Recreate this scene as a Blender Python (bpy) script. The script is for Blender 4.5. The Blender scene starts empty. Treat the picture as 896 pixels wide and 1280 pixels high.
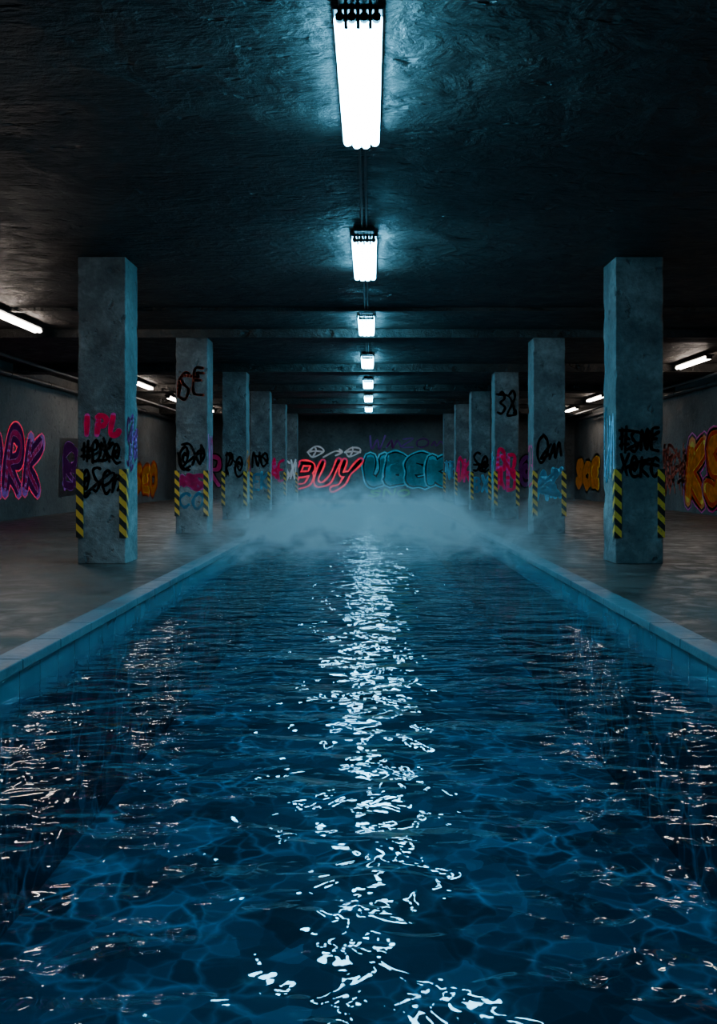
import bpy, bmesh, math, random
from mathutils import Vector, noise
random.seed(7)
scene = bpy.context.scene
COL = scene.collection
FPX = 1150.0

# ------------------------------------------------------------ helpers
def link(o, parent=None):
    COL.objects.link(o)
    if parent: o.parent = parent
    return o

def empty(name, loc=(0,0,0)):
    e = bpy.data.objects.new(name, None); e.location = loc; e.empty_display_size = .2
    return link(e)

def mesh_obj(name, bm, mat, parent=None, loc=(0,0,0), smooth=False):
    me = bpy.data.meshes.new(name)
    bm.normal_update(); bm.to_mesh(me); bm.free()
    if smooth:
        for p in me.polygons: p.use_smooth = True
    mats = mat if isinstance(mat,(list,tuple)) else [mat]
    for m in mats: me.materials.append(m)
    o = bpy.data.objects.new(name, me); o.location = loc
    return link(o, parent)

def box(bm, x0,x1,y0,y1,z0,z1, mi=0):
    vs=[bm.verts.new(p) for p in [(x0,y0,z0),(x1,y0,z0),(x1,y1,z0),(x0,y1,z0),(x0,y0,z1),(x1,y0,z1),(x1,y1,z1),(x0,y1,z1)]]
    for f in [(3,2,1,0),(4,5,6,7),(0,1,5,4),(1,2,6,5),(2,3,7,6),(3,0,4,7)]:
        fc=bm.faces.new([vs[i] for i in f]); fc.material_index=mi
    return vs

def tube(bm, p0, p1, r, seg=12, mi=0):
    p0=Vector(p0); p1=Vector(p1); d=(p1-p0).normalized()
    a=d.orthogonal().normalized(); b=d.cross(a)
    r0=[];r1=[]
    for i in range(seg):
        t=2*math.pi*i/seg; o=(a*math.cos(t)+b*math.sin(t))*r
        r0.append(bm.verts.new(p0+o)); r1.append(bm.verts.new(p1+o))
    for i in range(seg):
        j=(i+1)%seg
        f=bm.faces.new((r0[i],r0[j],r1[j],r1[i])); f.material_index=mi
    f=bm.faces.new(r0[::-1]); f.material_index=mi
    f=bm.faces.new(r1); f.material_index=mi

# ------------------------------------------------------------ materials
class NT:
    def __init__(s,name):
        s.m=bpy.data.materials.new(name); s.m.use_nodes=True
        s.t=s.m.node_tree; s.t.nodes.clear()
        s.out=s.n('ShaderNodeOutputMaterial')
    def n(s,t,**k):
        nd=s.t.nodes.new(t)
        for a,b in k.items(): setattr(nd,a,b)
        return nd
    def l(s,a,b): s.t.links.new(a,b)
    def coord(s,scale=(1,1,1),rot=(0,0,0)):
        tc=s.n('ShaderNodeTexCoord'); mp=s.n('ShaderNodeMapping')
        mp.inputs['Scale'].default_value=scale; mp.inputs['Rotation'].default_value=rot
        s.l(tc.outputs['Object'],mp.inputs['Vector']); return mp.outputs['Vector']
    def noise(s,vec,scale,detail=4,rough=.55,dist=0):
        n=s.n('ShaderNodeTexNoise'); n.inputs['Scale'].default_value=scale
        n.inputs['Detail'].default_value=detail; n.inputs['Roughness'].default_value=rough
        n.inputs['Distortion'].default_value=dist
        s.l(vec,n.inputs['Vector']); return n.outputs['Fac']
    def ramp(s,fac,stops):
        r=s.n('ShaderNodeValToRGB'); e=r.color_ramp.elements
        e[0].position=stops[0][0]; e[0].color=(*stops[0][1],1)
        e[1].position=stops[-1][0]; e[1].color=(*stops[-1][1],1)
        for p,c in stops[1:-1]:
            x=e.new(p); x.color=(*c,1)
        s.l(fac,r.inputs['Fac']); return r.outputs['Color']
    def math(s,op,a,b=None,c=None,clamp=False):
        m=s.n('ShaderNodeMath',operation=op); m.use_clamp=clamp
        for i,v in enumerate((a,b,c)):
            if v is None: continue
            if isinstance(v,(int,float)): m.inputs[i].default_value=v
            else: s.l(v,m.inputs[i])
        return m.outputs[0]
    def mr(s,v,a,b,c,d):
        m=s.n('ShaderNodeMapRange'); m.clamp=True
        s.l(v,m.inputs['Value'])
        for k,x in zip(('From Min','From Max','To Min','To Max'),(a,b,c,d)): m.inputs[k].default_value=x
        return m.outputs['Result']
    def mixc(s,fac,a,b,mode='MIX'):
        m=s.n('ShaderNodeMix',data_type='RGBA',blend_type=mode)
        if isinstance(fac,(int,float)): m.inputs[0].default_value=fac
        else: s.l(fac,m.inputs[0])
        for i,v in ((6,a),(7,b)):
            if isinstance(v,tuple): m.inputs[i].default_value=(*v,1)
            else: s.l(v,m.inputs[i])
        return m.outputs[2]
    def bump(s,h,dist,strength=1,nrm=None):
        b=s.n('ShaderNodeBump'); b.inputs['Distance'].default_value=dist; b.inputs['Strength'].default_value=strength
        s.l(h,b.inputs['Height'])
        if nrm: s.l(nrm,b.inputs['Normal'])
        return b.outputs['Normal']
    def principled(s,col,rough=.8,nrm=None,metal=0,spec=.5):
        p=s.n('ShaderNodeBsdfPrincipled')
        if isinstance(col,tuple): p.inputs['Base Color'].default_value=(*col,1)
        else: s.l(col,p.inputs['Base Color'])
        if isinstance(rough,(int,float)): p.inputs['Roughness'].default_value=rough
        else: s.l(rough,p.inputs['Roughness'])
        p.inputs['Metallic'].default_value=metal
        p.inputs['Specular IOR Level'].default_value=spec
        if nrm: s.l(nrm,p.inputs['Normal'])
        s.l(p.outputs[0],s.out.inputs['Surface'])
        return p

def concrete(name, dark, mid, light, big=.6, fine=14, stretch=(1,1,1), bumpd=.012, rough=(.6,.9), spec=.4, pits=True):
    k=NT(name); v=k.coord(stretch); v0=k.coord()
    a=k.noise(v,big,6,.6,.3); b=k.noise(v,fine,5,.65)
    c=k.noise(v0,3.2,5,.6,.6)
    mix=k.math('ADD',k.math('MULTIPLY',a,.5),k.math('ADD',k.math('MULTIPLY',b,.2),k.math('MULTIPLY',c,.3)))
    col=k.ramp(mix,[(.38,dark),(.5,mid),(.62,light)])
    h=k.math('ADD',k.math('MULTIPLY',b,.5),k.math('MULTIPLY',c,.8))
    if pits:
        n2=k.noise(v,fine*.45,3,.5)
        pit=k.mr(n2,.62,.7,0,1)
        col=k.mixc(k.math('MULTIPLY',pit,.6),col,dark)
        h=k.math('SUBTRACT',h,k.math('MULTIPLY',pit,.5))
    nrm=k.bump(h,bumpd)
    r=k.mr(c,.35,.65,rough[0],rough[1])
    k.principled(col,r,nrm,spec=spec)
    return k.m

M_col = concrete('column_concrete',(.045,.050,.052),(.13,.135,.135),(.30,.30,.29),.9,16,bumpd=.028)
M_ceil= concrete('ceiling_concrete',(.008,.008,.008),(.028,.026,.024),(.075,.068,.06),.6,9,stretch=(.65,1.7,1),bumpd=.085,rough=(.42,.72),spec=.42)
M_wall= concrete('wall_concrete',(.036,.037,.037),(.086,.087,.084),(.15,.147,.138),.45,12,bumpd=.015)
M_floor=concrete('floor_concrete',(.018,.017,.016),(.052,.047,.042),(.10,.09,.078),.5,10,bumpd=.004,rough=(.32,.65),spec=.4,pits=False)
M_cop = concrete('coping_stone',(.05,.085,.105),(.095,.15,.18),(.15,.215,.25),1.2,18,bumpd=.006,rough=(.3,.5),pits=False)

def simple(name,col,rough=.5,metal=0):
    k=NT(name); v=k.coord(); n=k.noise(v,9,3)
    c=k.ramp(n,[(.3,tuple(x*.75 for x in col)),(.7,tuple(min(1,x*1.15) for x in col))])
    k.principled(c,rough,metal=metal); return k.m
M_dark=simple('dark_metal',(.02,.022,.025),.5,.6)
M_pipe=simple('galvanised_pipe',(.12,.12,.12),.45,.7)

def emis(name,col,st):
    k=NT(name); e=k.n('ShaderNodeEmission'); e.inputs['Color'].default_value=(*col,1); e.inputs['Strength'].default_value=st
    k.l(e.outputs[0],k.out.inputs['Surface']); return k.m
M_cool=emis('cool_tube',(.17,.66,1.0),96)
M_warm=emis('warm_tube',(1.0,.84,.72),40)

def paint(name,col,glow=0):
    k=NT(name); v=k.coord(); n=k.noise(v,6,5,.7)
    c=k.ramp(n,[(.3,tuple(x*.65 for x in col)),(.65,col)])
    p=k.principled(c,.45)
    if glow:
        k.l(c,p.inputs['Emission Color']); p.inputs['Emission Strength'].default_value=glow  # added self-glow, brightens graffiti that the lamps light only dimly
    return k.m
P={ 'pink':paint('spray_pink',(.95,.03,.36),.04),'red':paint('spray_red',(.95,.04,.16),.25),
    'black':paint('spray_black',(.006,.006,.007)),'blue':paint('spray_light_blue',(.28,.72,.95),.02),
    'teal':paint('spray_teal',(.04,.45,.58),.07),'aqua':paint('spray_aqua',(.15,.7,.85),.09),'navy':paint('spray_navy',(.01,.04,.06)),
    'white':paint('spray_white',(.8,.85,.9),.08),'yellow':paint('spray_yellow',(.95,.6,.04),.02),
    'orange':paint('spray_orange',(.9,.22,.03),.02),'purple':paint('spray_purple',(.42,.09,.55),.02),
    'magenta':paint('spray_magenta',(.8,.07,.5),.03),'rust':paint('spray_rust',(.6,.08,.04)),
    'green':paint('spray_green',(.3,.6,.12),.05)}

# hazard stripes
k=NT('hazard_stripes'); tc=k.n('ShaderNodeTexCoord'); sx=k.n('ShaderNodeSeparateXYZ'); k.l(tc.outputs['Object'],sx.inputs[0])
s_=k.math('ADD',k.math('ADD',sx.outputs['X'],sx.outputs['Y']),sx.outputs['Z'])
fr=k.math('FRACT',k.math('MULTIPLY',s_,6.4)); st=k.math('GREATER_THAN',fr,.5)
n=k.noise(k.coord(),25,4,.6); worn=k.mr(n,.6,.68,0,.7)
cc=k.mixc(st,(.01,.01,.01),(.9,.42,.03)); cc=k.mixc(worn,cc,(.06,.06,.05))
k.principled(cc,.5); M_haz=k.m

# tiles for pool walls
k=NT('pool_tile'); tc=k.n('ShaderNodeTexCoord'); sx=k.n('ShaderNodeSeparateXYZ'); k.l(tc.outputs['Object'],sx.inputs[0])
def grid(k,a,f,w=.04): 
    fr=k.math('FRACT',k.math('MULTIPLY',a,f)); return k.math('LESS_THAN',fr,w)
g=grid(k,k.math('ADD',sx.outputs['Y'],sx.outputs['X']),3.3,.03)
n=k.noise(k.coord(),2.5,4); c=k.ramp(n,[(.35,(.022,.09,.135)),(.65,(.045,.155,.21))])
c=k.mixc(g,c,(.02,.06,.08)); k.principled(c,.25); M_tile=k.m
# pool basin: caustic light net and cells painted into the base colour
def caustic_basin(name,gain):
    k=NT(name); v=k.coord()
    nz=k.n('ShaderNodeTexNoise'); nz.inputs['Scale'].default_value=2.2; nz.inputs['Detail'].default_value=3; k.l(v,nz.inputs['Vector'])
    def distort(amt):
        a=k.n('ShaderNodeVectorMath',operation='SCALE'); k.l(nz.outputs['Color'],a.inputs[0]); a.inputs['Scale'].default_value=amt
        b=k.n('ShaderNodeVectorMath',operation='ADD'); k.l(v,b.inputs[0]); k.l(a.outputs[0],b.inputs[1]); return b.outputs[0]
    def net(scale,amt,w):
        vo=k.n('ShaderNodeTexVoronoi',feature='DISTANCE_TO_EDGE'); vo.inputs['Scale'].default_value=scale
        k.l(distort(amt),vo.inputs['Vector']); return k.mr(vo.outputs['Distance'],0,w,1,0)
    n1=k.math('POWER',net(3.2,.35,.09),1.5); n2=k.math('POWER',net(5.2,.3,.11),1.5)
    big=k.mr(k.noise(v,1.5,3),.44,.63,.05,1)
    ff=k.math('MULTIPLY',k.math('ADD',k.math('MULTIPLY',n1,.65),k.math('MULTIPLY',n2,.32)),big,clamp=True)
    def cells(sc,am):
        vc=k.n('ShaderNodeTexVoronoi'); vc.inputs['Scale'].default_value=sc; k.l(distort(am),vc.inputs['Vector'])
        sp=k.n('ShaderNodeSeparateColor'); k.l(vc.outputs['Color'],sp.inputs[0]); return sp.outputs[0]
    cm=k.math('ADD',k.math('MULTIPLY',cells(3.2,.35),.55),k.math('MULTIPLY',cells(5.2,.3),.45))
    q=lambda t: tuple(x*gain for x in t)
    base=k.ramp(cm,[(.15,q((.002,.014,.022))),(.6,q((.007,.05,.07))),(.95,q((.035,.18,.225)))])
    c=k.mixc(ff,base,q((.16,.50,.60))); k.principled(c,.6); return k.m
M_caustic=caustic_basin('basin_painted_caustics',1.12); M_caustic_side=caustic_basin('basin_painted_caustics_side',.9)

# water
k=NT('pool_water')
wa=k.noise(k.coord((1.6,2.8,1)),1.0,2,.5,.4)
wb=k.noise(k.coord((1.6,2.6,1),(0,0,.25)),2.4,2,.5,.6)
wc=k.noise(k.coord((1.3,1.8,1),(0,0,-.4)),6.0,2,.5,.3)
h=k.math('ADD',k.math('MULTIPLY',wa,.72),k.math('ADD',k.math('MULTIPLY',wb,.38),k.math('MULTIPLY',wc,.075)))
nr=k.bump(h,.095)
fz=k.n('ShaderNodeFresnel'); fz.inputs['IOR'].default_value=1.45; k.l(nr,fz.inputs['Normal'])
tr=k.n('ShaderNodeBsdfTransparent'); tr.inputs['Color'].default_value=(.27,.72,.87,1)
gl=k.n('ShaderNodeBsdfGlossy'); gl.inputs['Roughness'].default_value=.035; gl.inputs['Color'].default_value=(.93,.98,1,1); k.l(nr,gl.inputs['Normal'])
mx=k.n('ShaderNodeMixShader'); k.l(fz.outputs[0],mx.inputs[0]); k.l(tr.outputs[0],mx.inputs[1]); k.l(gl.outputs[0],mx.inputs[2])
k.l(mx.outputs[0],k.out.inputs['Surface']); M_water=k.m

# mist volume
k=NT('mist_volume'); tc=k.n('ShaderNodeTexCoord'); sx=k.n('ShaderNodeSeparateXYZ'); k.l(tc.outputs['Object'],sx.inputs[0])
n=k.noise(k.coord((1.5,.8,2.0)),1.0,6,.66,1.5)
hg=k.mr(k.noise(k.coord((.9,.45,.2)),1.0,2,.5),.38,.62,.25,1.1)
d=k.mr(n,.46,.65,0.015,1)
zf=k.math('POWER',k.math('SUBTRACT',1.0,k.math('DIVIDE',sx.outputs['Z'],hg),clamp=True),1.1)
yf=k.math('MULTIPLY',k.mr(sx.outputs['Y'],8.6,11.6,0,1),k.mr(sx.outputs['Y'],13.5,25,1,.08))
xf=k.mr(k.math('ABSOLUTE',sx.outputs['X']),1.4,2.65,1,0)
dn=k.math('MULTIPLY',k.math('MULTIPLY',d,zf),k.math('MULTIPLY',yf,xf))
dn=k.math('MULTIPLY',dn,2.3)
vs=k.n('ShaderNodeVolumeScatter'); vs.inputs['Color'].default_value=(.95,.98,1,1); vs.inputs['Anisotropy'].default_value=.1
k.l(dn,vs.inputs['Density']); k.l(vs.outputs[0],k.out.inputs['Volume']); M_mist=k.m

# ------------------------------------------------------------ dimensions
XL,XR=-7.8,8.2; Y0,Y1=-5.0,37.0; ZC=3.4
PI,PO=1.87,2.02; PY0,PY1=-3.5,30.0; WZ=-.17; PB=-1.35

# floor
bm=bmesh.new()
box(bm,XL,-PO,Y0,Y1,-.2,0); box(bm,PO,XR,Y0,Y1,-.2,0)
box(bm,-PO,PO,PY1+.15,Y1,-.2,0); box(bm,-PO,PO,Y0,PY0-.15,-.2,0)
mesh_obj('floor',bm,M_floor)
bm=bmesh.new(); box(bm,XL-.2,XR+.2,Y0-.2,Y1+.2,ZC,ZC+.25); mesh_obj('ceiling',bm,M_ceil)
bm=bmesh.new(); box(bm,XL-.2,XL,Y0-.2,Y1+.2,-.2,ZC); mesh_obj('wall_left',bm,M_wall)
bm=bmesh.new(); box(bm,XR,XR+.2,Y0-.2,Y1+.2,-.2,ZC); mesh_obj('wall_right',bm,M_wall)
bm=bmesh.new(); box(bm,XL,XR,Y1,Y1+.2,-.2,ZC); mesh_obj('wall_back',bm,M_wall)
bm=bmesh.new(); box(bm,XL,XR,Y0-.2,Y0,-.2,ZC); mesh_obj('wall_front',bm,M_wall)

# pool
pool=empty('swimming_pool')
ZT=-.26
for (za,zb,mt,nm) in ((ZT,-.045,M_tile,'tile_band'),(PB,ZT,M_caustic_side,'basin_sides')):
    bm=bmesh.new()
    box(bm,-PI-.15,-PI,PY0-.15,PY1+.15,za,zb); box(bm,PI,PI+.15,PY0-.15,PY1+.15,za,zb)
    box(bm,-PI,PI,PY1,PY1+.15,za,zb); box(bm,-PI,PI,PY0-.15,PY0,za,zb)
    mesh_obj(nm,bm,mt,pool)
bm=bmesh.new(); box(bm,-PI-.15,PI+.15,PY0-.15,PY1+.15,PB-.1,PB); mesh_obj('basin_bottom',bm,M_caustic,pool)
bm=bmesh.new()
L=.6; y=PY0
while y<PY1-.01:
    y2=min(y+L,PY1)
    for s in (-1,1):
        a,b=sorted((s*(PI-.02),s*PO)); box(bm,a,b,y+.003,y2-.003,-.045,.012)
    y=y2
x=-PO
while x<PO-.01:
    x2=min(x+L,PO); box(bm,x+.003,x2-.003,PY1+.002,PY1+.15,-.045,.012); box(bm,x+.003,x2-.003,PY0-.15,PY0-.002,-.045,.012); x=x2
o=mesh_obj('coping',bm,M_cop,pool)
bv=o.modifiers.new('b','BEVEL'); bv.width=.006; bv.segments=2
bm=bmesh.new()
vs_=[bm.verts.new(p) for p in [(-PI,PY0,WZ),(PI,PY0,WZ),(PI,PY1,WZ),(-PI,PY1,WZ)]]; bm.faces.new(vs_)
mesh_obj('water_surface',bm,M_water,pool)

# ------------------------------------------------------------ columns
COLY=[5.28,10.18,15.3,20.1,24.8,29.4,34.0]
CW0,CW1=2.71,3.24
colroot={}
def corner_guard(par,xc,sx_,z0=.29,z1=1.05):
    t=.014; w=.065
    bm=bmesh.new()
    def bx(a,b,c,d): 
        a,b=sorted((a,b)); box(bm,a,b,c,d,z0,z1)
    bx(xc-sx_*t,xc+sx_*w,-t,0.0)
    bx(xc-sx_*t,xc,0.0,w)
    o=mesh_obj('corner_guard',bm,M_haz,par)
for i,cy in enumerate(COLY):
    top = ZC if i<2 else ZC-.14-(.04 if i>2 else 0)
    for s in (-1,1):
        par=empty('concrete_column',(0,cy,0)); colroot[(i,s)]=par
        bm=bmesh.new(); a,b=sorted((s*CW0,s*CW1)); box(bm,a,b,0,.53,0,top)
        bmesh.ops.subdivide_edges(bm,edges=[e for e in bm.edges if abs(e.verts[0].co.z-e.verts[1].co.z)>1],cuts=40)
        for v in bm.verts:
            if 0.01<v.co.z<top-.01:
                q=noise.noise(Vector((v.co.x*3+i*7,v.co.y*3+s*5,v.co.z*5)))
                if q>.15: 
                    v.co.x+= -math.copysign(1,v.co.x-(a+b)/2)*(q-.15)*.03; v.co.y+= -math.copysign(1,v.co.y-.265)*(q-.15)*.03
        o=mesh_obj('shaft',bm,M_col,par)
        bv=o.modifiers.new('b','BEVEL'); bv.width=.012; bv.segments=2; bv.limit_method='ANGLE'
        corner_guard(par,a,1); corner_guard(par,b,-1)
# beams
for i,cy in enumerate(COLY):
    if i<2: continue
    dz=.14+(.04 if i>2 else 0)
    bm=bmesh.new(); box(bm,XL,XR,cy-.02,cy+.58,ZC-dz,ZC)
    mesh_obj('ceiling_beam',bm,M_ceil)
bm=bmesh.new(); box(bm,XL,XR,13.3,13.42,ZC-.05,ZC)
mesh_obj('ceiling_beam',bm,M_ceil)

# ------------------------------------------------------------ lamps
LX=-.063
def cool_lamp(y0,ln=1.72):
    par=empty('fluorescent_ceiling_light',(LX,y0,3.30))
    zt=.10
    bm=bmesh.new()
    box(bm,-.10,.10,-.18,ln+.10,.05,zt); box(bm,-.13,.13,-.04,ln+.04,.035,.052)
    o=mesh_obj('housing',bm,M_dark,par); bv=o.modifiers.new('b','BEVEL'); bv.width=.008
    bm=bmesh.new(); caps=bmesh.new()
    for j in range(4):
        x=(j-1.5)*.062; off=.05 if j in(1,2) else 0
        tube(bm,(x,0,0),(x,ln+off,0),.0305,14)
        tube(caps,(x,-.035,0),(x,-.001,0),.024,10); tube(caps,(x,ln+off+.001,0),(x,ln+off+.03,0),.024,10)
        box(caps,x-.012,x+.012,-.03,-.005,0,.05); box(caps,x-.012,x+.012,ln+off+.002,ln+off+.02,0,.05)
        if j<3: box(caps,x+.022,x+.04,-.06,.03,-.034,.05)
    mesh_obj('tubes',bm,M_cool,par,smooth=False); mesh_obj('sockets',caps,M_dark,par)
NEAR=[(4.66,1.72),(9.08,1.72),(13.65,1.5),(18.3,1.6),(23.0,1.6),(27.6,1.6),(32.2,1.6)]
for y,l in NEAR: cool_lamp(y,l)
def warm_lamp(x,y0,ln):
    par=empty('fluorescent_batten_light',(x,y0,3.28))
    bm=bmesh.new(); box(bm,-.09,.09,-.05,ln+.05,.035,.065)
    box(bm,-.06,.06,-.04,-.005,-.03,.04); box(bm,-.06,.06,ln+.005,ln+.04,-.03,.04)
    for q in (.15,ln-.2): box(bm,-.02,.02,q,q+.04,.065,.12)
    mesh_obj('housing',bm,M_dark,par)
    bm=bmesh.new(); tube(bm,(-.036,0,0),(-.036,ln,0),.032,12); tube(bm,(.036,0,0),(.036,ln,0),.032,12); mesh_obj('tubes',bm,M_warm,par)
for x,y,l in [(-5.32,12.6,2.1),(-5.9,23.1,1.6),(-6.05,27.5,1.6),(-5.8,32.2,1.5),(-5.3,6.5,1.8),
              (6.65,18.1,1.75),(6.85,27.1,1.8),(7.2,32.1,1.6),(6.6,9.5,1.75)]:
    warm_lamp(x,y,l)
# conduits between ceiling lights (interrupted where they pass behind a beam)
blocks=[(13.3,13.42)]+[(c-.02,c+.58) for c in COLY[2:]]
for (a,la),(b,lb) in zip(NEAR[:-1],NEAR[1:]):
    s0=a+la+.12; e0=b-.2
    segs=[(s0,e0)]
    for (p,q) in blocks:
        ns=[]
        for (s1,e1) in segs:
            if q<=s1 or p>=e1: ns.append((s1,e1)); continue
            if p-.01-s1>.1: ns.append((s1,p-.01))
            if e1-q-.01>.1: ns.append((q+.01,e1))
        segs=ns
    bm=bmesh.new()
    for s1,e1 in segs:
        for dx in (-.018,.022): tube(bm,(LX+dx,s1,3.385),(LX+dx,e1,3.385),.010,8)
    mesh_obj('electrical_conduit',bm,M_pipe)
for xw in (XL+.12,XR-.12):
    bm=bmesh.new(); tube(bm,(xw,Y0+.1,3.12),(xw,Y1-.1,3.12),.05,12)
    for yy in [-4,-1.6,.8,3.2,5.6,8,10.4,12.8,14.9,17.5,19.6,22,24.4,26.9,28.9,31.4,33.6,35.6]:
        tube(bm,(xw,yy,3.12),(xw,yy+.05,3.12),.062,12); box(bm,xw-.01,xw+.01,yy,yy+.03,3.12,3.2)
    mesh_obj('wall_pipe',bm,M_pipe)
for xw in (-6.7,7.5):
    bm=bmesh.new(); tube(bm,(xw,Y0+.1,3.17),(xw,Y1-.1,3.17),.03,10)
    mesh_obj('ceiling_pipe',bm,M_pipe)

# mist over the water
bm=bmesh.new(); box(bm,-2.67,2.67,8.6,27,.02,1.12); mesh_obj('mist',bm,M_mist)

# ------------------------------------------------------------ graffiti
G={
'B':[[(.12,0),(.1,1)],[(.1,.98),(.7,.95),(.72,.6),(.2,.52)],[(.2,.52),(.85,.5),(.85,.08),(.1,.02)]],
'U':[[(.08,1),(.1,.25),(.45,0),(.85,.2),(.92,1)]],
'Y':[[(.05,1),(.2,.5),(.55,.48)],[(.95,1),(.6,.5),(.45,.05),(.05,-.15)]],
'E':[[(.9,.98),(.2,.92),(.1,.5),(.2,.08),(.95,.02)],[(.15,.52),(.75,.52)]],
'K':[[(.12,1),(.1,0)],[(.9,1),(.2,.5),(.95,0)]],
'I':[[(.4,1),(.45,0)]],
'P':[[(.15,0),(.2,1)],[(.05,.9),(.6,1.02),(.9,.75),(.6,.45),(.2,.48)]],
'L':[[(.25,1),(.15,.1),(.85,.08),(.9,.2)]],
'D':[[(.12,0),(.1,1),(.7,.9),(.95,.5),(.7,.08),(.1,.02)]],
'A':[[(.05,0),(.45,1),(.9,0)],[(.2,.38),(.8,.4)]],
'R':[[(.12,0),(.12,1),(.7,.98),(.75,.6),(.18,.5),(.9,0)]],
'S':[[(.9,.9),(.5,1),(.1,.8),(.4,.52),(.85,.35),(.6,.02),(.05,.1)]],
'O':[[(.5,1),(.08,.7),(.12,.2),(.5,0),(.9,.25),(.9,.75),(.5,1)]],
'X':[[(.05,1),(.9,0)],[(.95,1),(.1,0)]],
'Z':[[(.05,.95),(.9,1),(.1,.05),(.95,.02)]],
'N':[[(.08,0),(.12,1),(.85,.05),(.92,1)]],
'3':[[(.1,.9),(.6,1),(.85,.75),(.4,.52),(.9,.3),(.6,0),(.05,.1)]],
'2':[[(.1,.8),(.5,1),(.85,.75),(.5,.4),(.05,.02),(.95,.05)]],
'@':[[(.6,.55),(.4,.65),(.3,.4),(.6,.25),(.8,.6),(.5,.95),(.1,.7),(.1,.25),(.5,-.02),(1,.1)]],
'#':[[(0,.6),(.4,.75),(1.1,.6)],[(.2,1),(.3,.1)],[(.7,1.1),(.65,0)],[(0,.25),(.5,.35),(1,.3)]],
'~':[[(0,.2),(.25,.8),(.45,.2),(.7,.8),(1,.3)]],
'>':[[(0,.1),(.5,.6),(1,.5)],[(.75,.8),(1.05,.5),(.7,.2)]],
'W':[[(.02,1),(.2,0),(.5,.7),(.75,0),(1,1)]],
'C':[[(.9,.85),(.5,1),(.1,.7),(.1,.3),(.5,0),(.95,.15)]],
'^':[[(.02,.5),(.3,1),(.8,.9),(.98,.5),(.5,.05),(.02,.5)],[(.02,.5),(.5,.62),(.98,.5)],[(.3,1),(.5,.62),(.5,.05)]],
}
def catmull(p,n=7):
    if len(p)<3: 
        return [p[0].lerp(p[1],t/6) for t in range(7)]
    q=[p[0]*2-p[1]]+p+[p[-1]*2-p[-2]]; out=[]
    for i in range(1,len(q)-2):
        for t in range(n):
            u=t/n
            out.append(.5*((2*q[i])+(q[i+1]-q[i-1])*u+(2*q[i-1]-5*q[i]+4*q[i+1]-q[i+2])*u*u+(3*q[i]-q[i-1]-3*q[i+1]+q[i+2])*u**3))
    out.append(p[-1]); return out
class Wall:
    def __init__(s,o,u,n): s.o=Vector(o); s.u=Vector(u); s.n=Vector(n)
    def p(s,a,b,h): return s.o+s.u*a+Vector((0,0,b))+s.n*h
def ribbon(bm,W,pts,w,h,clip=None,mi=0):
    prev=None; N=len(pts)
    for i,p in enumerate(pts):
        d=(pts[min(i+1,N-1)]-pts[max(i-1,0)]); 
        if d.length<1e-6: continue
        d.normalize(); nn=Vector((-d.y,d.x))
        ww=w*(.5+.08*math.sin(i*.7))
        A=p+nn*ww; B=p-nn*ww
        def cl(q):
            if clip: q=Vector((min(max(q.x,clip[0]),clip[1]),q.y))
            return bm.verts.new(W.p(q.x,q.y,h))
        a=cl(A); b=cl(B)
        if prev:
            try: f=bm.faces.new((prev[0],a,b,prev[1])); f.material_index=mi
            except: pass
        prev=(a,b)
        ring=[cl(p+Vector((math.cos(t*math.pi/4),math.sin(t*math.pi/4)))*ww) for t in range(8)]
        f=bm.faces.new(ring); f.material_index=mi
def tag(W,text,u0,u1,z0,z1,cols,ws,slant=.12,jit=.06,clip=None,extra=0,name='graffiti_tag',over=1.0,seed=None,parent=None,shift=None):
    """cols/ws are paint layers bottom to top; shift[i] offsets layer i (u,z)."""
    if seed is not None: random.seed(seed)
    cw=(u1-u0)/len(text); allst=[]
    for gi,ch in enumerate(text):
        dz=random.uniform(-jit,jit)*(z1-z0); sc=1+random.uniform(-.12,.12)
        for st in G[ch]:
            pts=[]
            for (a,b) in st:
                a+=random.uniform(-jit,jit)*.6; b+=random.uniform(-jit,jit)*.6
                uu=u0+cw*(gi+.08+a*.84*over)+ (b-.5)*slant*cw; zz=z0+dz+(z1-z0)*b*sc
                pts.append(Vector((uu,zz)))
            allst.append((gi,catmull(pts)))
    for e in range(extra):
        n=random.randint(3,6)
        pts=[Vector((random.uniform(u0,u1),random.uniform(z0,z1))) for _ in range(n)]
        pts.sort(key=lambda q:q.x+random.uniform(-.3,.3)*(u1-u0))
        allst.append((99,catmull(pts)))
    bm=bmesh.new(); h=.004
    for gi in sorted(set(g for g,_ in allst)):
        for li,(c,w) in enumerate(zip(cols,ws)):
            off=Vector(shift[li]) if shift else Vector((0,0))
            for g,st in allst:
                if g!=gi: continue
                ribbon(bm,W,[q+off for q in st],w,h,clip,li); h+=.0002
            h+=.0008
    return mesh_obj(name,bm,[P[c] for c in cols],parent)

# --- back wall
WB=Wall((0,Y1,0),(1,0,0),(0,-1,0))
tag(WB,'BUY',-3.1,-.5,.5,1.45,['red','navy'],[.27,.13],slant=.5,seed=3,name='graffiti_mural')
tag(WB,'^>^',-2.6,-.35,1.65,2.05,['white'],[.065],slant=.3,seed=5)
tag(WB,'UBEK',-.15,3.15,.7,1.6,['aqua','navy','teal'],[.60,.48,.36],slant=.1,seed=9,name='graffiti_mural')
tag(WB,'W~',-.1,1.3,1.95,2.45,['purple'],[.07],seed=2)
tag(WB,'ZO~',1.2,3.0,2.05,2.4,['purple'],[.05],seed=12)
tag(WB,'SNO',-.1,1.6,.1,.34,['green'],[.08],seed=4)
tag(WB,'RAX',-6.6,-4.6,.6,1.6,['black','magenta'],[.28,.16],seed=14,name='graffiti_mural')
tag(WB,'KO@',4.6,6.6,.6,1.6,['black','purple'],[.26,.15],seed=15,name='graffiti_mural')
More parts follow.
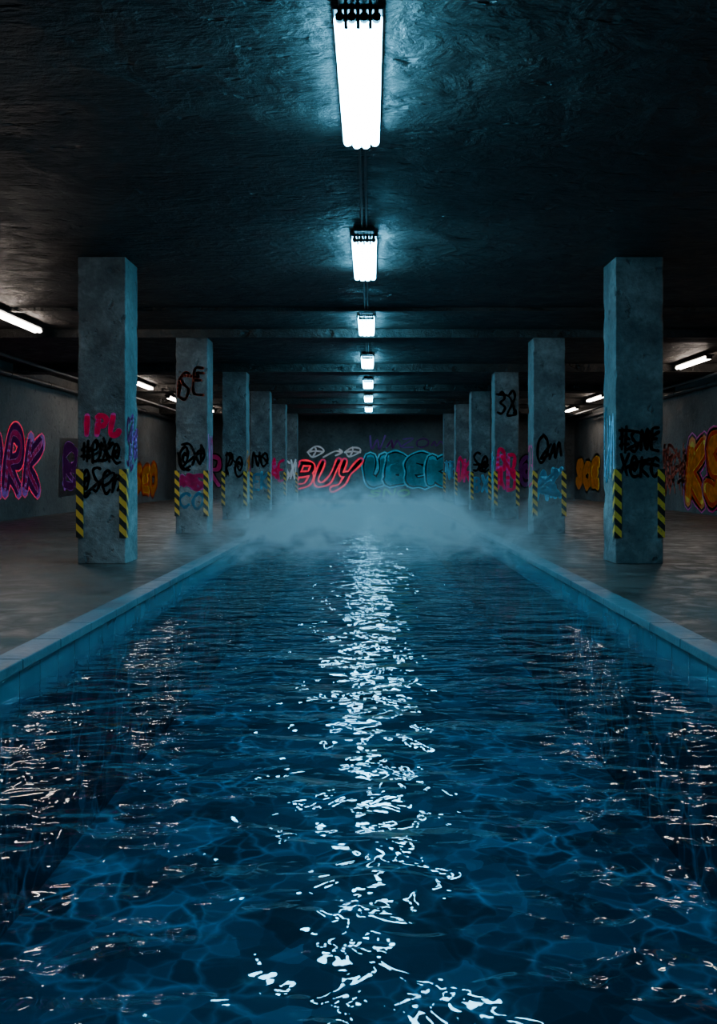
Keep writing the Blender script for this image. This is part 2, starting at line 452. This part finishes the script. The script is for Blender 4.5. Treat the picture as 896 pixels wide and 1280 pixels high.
# --- left wall (u = +y)
WL=Wall((XL,0,0),(0,1,0),(1,0,0))
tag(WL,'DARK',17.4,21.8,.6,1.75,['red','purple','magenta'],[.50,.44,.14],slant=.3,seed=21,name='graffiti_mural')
bm=bmesh.new(); 
vs_=[bm.verts.new(WL.p(a,b,.003)) for a,b in [(23.0,.4),(24.9,.45),(24.8,1.95),(23.1,1.9)]]; bm.faces.new(vs_)
for stp in G['R']+G['S']:
    ribbon(bm,WL,catmull([Vector((23.3+a*1.3,.65+b*1.0)) for a,b in stp]),.2,.008,mi=1)
mesh_obj('graffiti_mural',bm,[P['black'],P['purple']])
tag(WL,'SEO',30.2,33.6,.4,1.2,['rust','orange','yellow'],[.5,.4,.26],seed=22,name='graffiti_mural')
tag(WL,'NXE',26,29,.5,1.5,['black','pink'],[.24,.14],seed=23)
# --- right wall
WR=Wall((XR,0,0),(0,1,0),(-1,0,0))
tag(WR,'KSBO',23.8,18.6,.5,1.85,['magenta','black','orange','yellow'],[.80,.72,.58,.34],slant=.2,seed=31,name='graffiti_mural')
tag(WR,'WX#',26,23.9,.5,1.8,['rust'],[.09],extra=5,seed=32)
tag(WR,'SOE',36.7,32.9,.6,1.35,['black','yellow'],[.6,.44],seed=33,name='graffiti_mural')
tag(WR,'ZAR',31,27.5,.5,1.5,['black','magenta'],[.34,.22],seed=34)
# --- column tags
def ctag(ci,s,text,z0,z1,col,w,seed,extra=0,u=(.04,.49),face='front'):
    a=min(s*CW0,s*CW1)
    if face=='front': W=Wall((a,0,0),(1,0,0),(0,-1,0))
    else: W=Wall((s*CW0,0,0),(0,1,0),(-s,0,0))
    tag(W,text,u[0],u[1],z0,z1,[col],[w],seed=seed,extra=extra,clip=(.008,.522),jit=.08,parent=colroot[(ci,s)])
ctag(1,-1,'IPL',1.43,1.65,'pink',.06,41)
ctag(1,-1,'#DX@',1.13,1.37,'black',.030,42,2)
ctag(1,-1,'@SC>',.78,1.06,'black',.030,43,2)
ctag(1,-1,'SZ~',1.1,1.65,'purple',.035,44,1,face='side')
ctag(1,1,'#SNE',1.25,1.5,'black',.032,45,3)
ctag(1,1,'X@KC',.97,1.2,'black',.032,46,2)
ctag(1,1,'NO',.95,1.7,'blue',.03,47,1,face='side')
ctag(2,-1,'SE',2.25,2.7,'rust',.045,51,1)
ctag(2,-1,'@>',1.05,1.5,'black',.042,52,2)
ctag(2,-1,'~S',.74,.98,'magenta',.07,53,2)
ctag(2,-1,'CO',.42,.68,'blue',.05,54)
ctag(2,-1,'XO',.9,1.6,'magenta',.04,55,face='side')
ctag(2,1,'O~',1.17,1.6,'black',.042,56,1)
ctag(2,1,'AK',.60,1.08,'blue',.065,57,4)
ctag(2,1,'ES',.8,1.5,'pink',.04,58,face='side')
ctag(3,-1,'P@',.95,1.45,'black',.045,61,1)
ctag(3,-1,'E~',1.0,1.5,'yellow',.06,62,face='side')
ctag(3,1,'32',2.3,2.8,'black',.05,63,1)
ctag(3,1,'RB',.65,1.42,'pink',.075,64,2)
ctag(3,1,'SX',.8,1.4,'blue',.045,65,face='side')
ctag(4,-1,'NO',1.2,1.6,'black',.055,66,1)
ctag(4,-1,'EK',.6,1.0,'blue',.07,67)
ctag(4,1,'S@',1.05,1.5,'black',.055,68,1)
ctag(4,1,'BX',.5,.9,'blue',.07,69)
ctag(5,-1,'AE',.8,1.5,'pink',.075,70,1)
ctag(5,1,'OK',.8,1.5,'pink',.075,71,1)
ctag(6,-1,'SX',.8,1.5,'white',.065,72,1)
ctag(6,1,'NE',.8,1.5,'blue',.065,73,1)

# ------------------------------------------------------------ world + camera
w=bpy.data.worlds.new('World'); scene.world=w; w.use_nodes=True
w.node_tree.nodes['Background'].inputs[0].default_value=(.01,.02,.03,1); w.node_tree.nodes['Background'].inputs[1].default_value=.1
cam=bpy.data.cameras.new('camera'); co=bpy.data.objects.new('camera',cam); link(co)
co.location=(0,0,1.0); co.rotation_euler=(math.radians(90),0,0)
cam.sensor_fit='VERTICAL'; cam.sensor_height=36; cam.lens=36*FPX/1280
cam.shift_x=-15/1280; cam.shift_y=-48/1280; cam.clip_start=.05; cam.clip_end=200
scene.camera=co
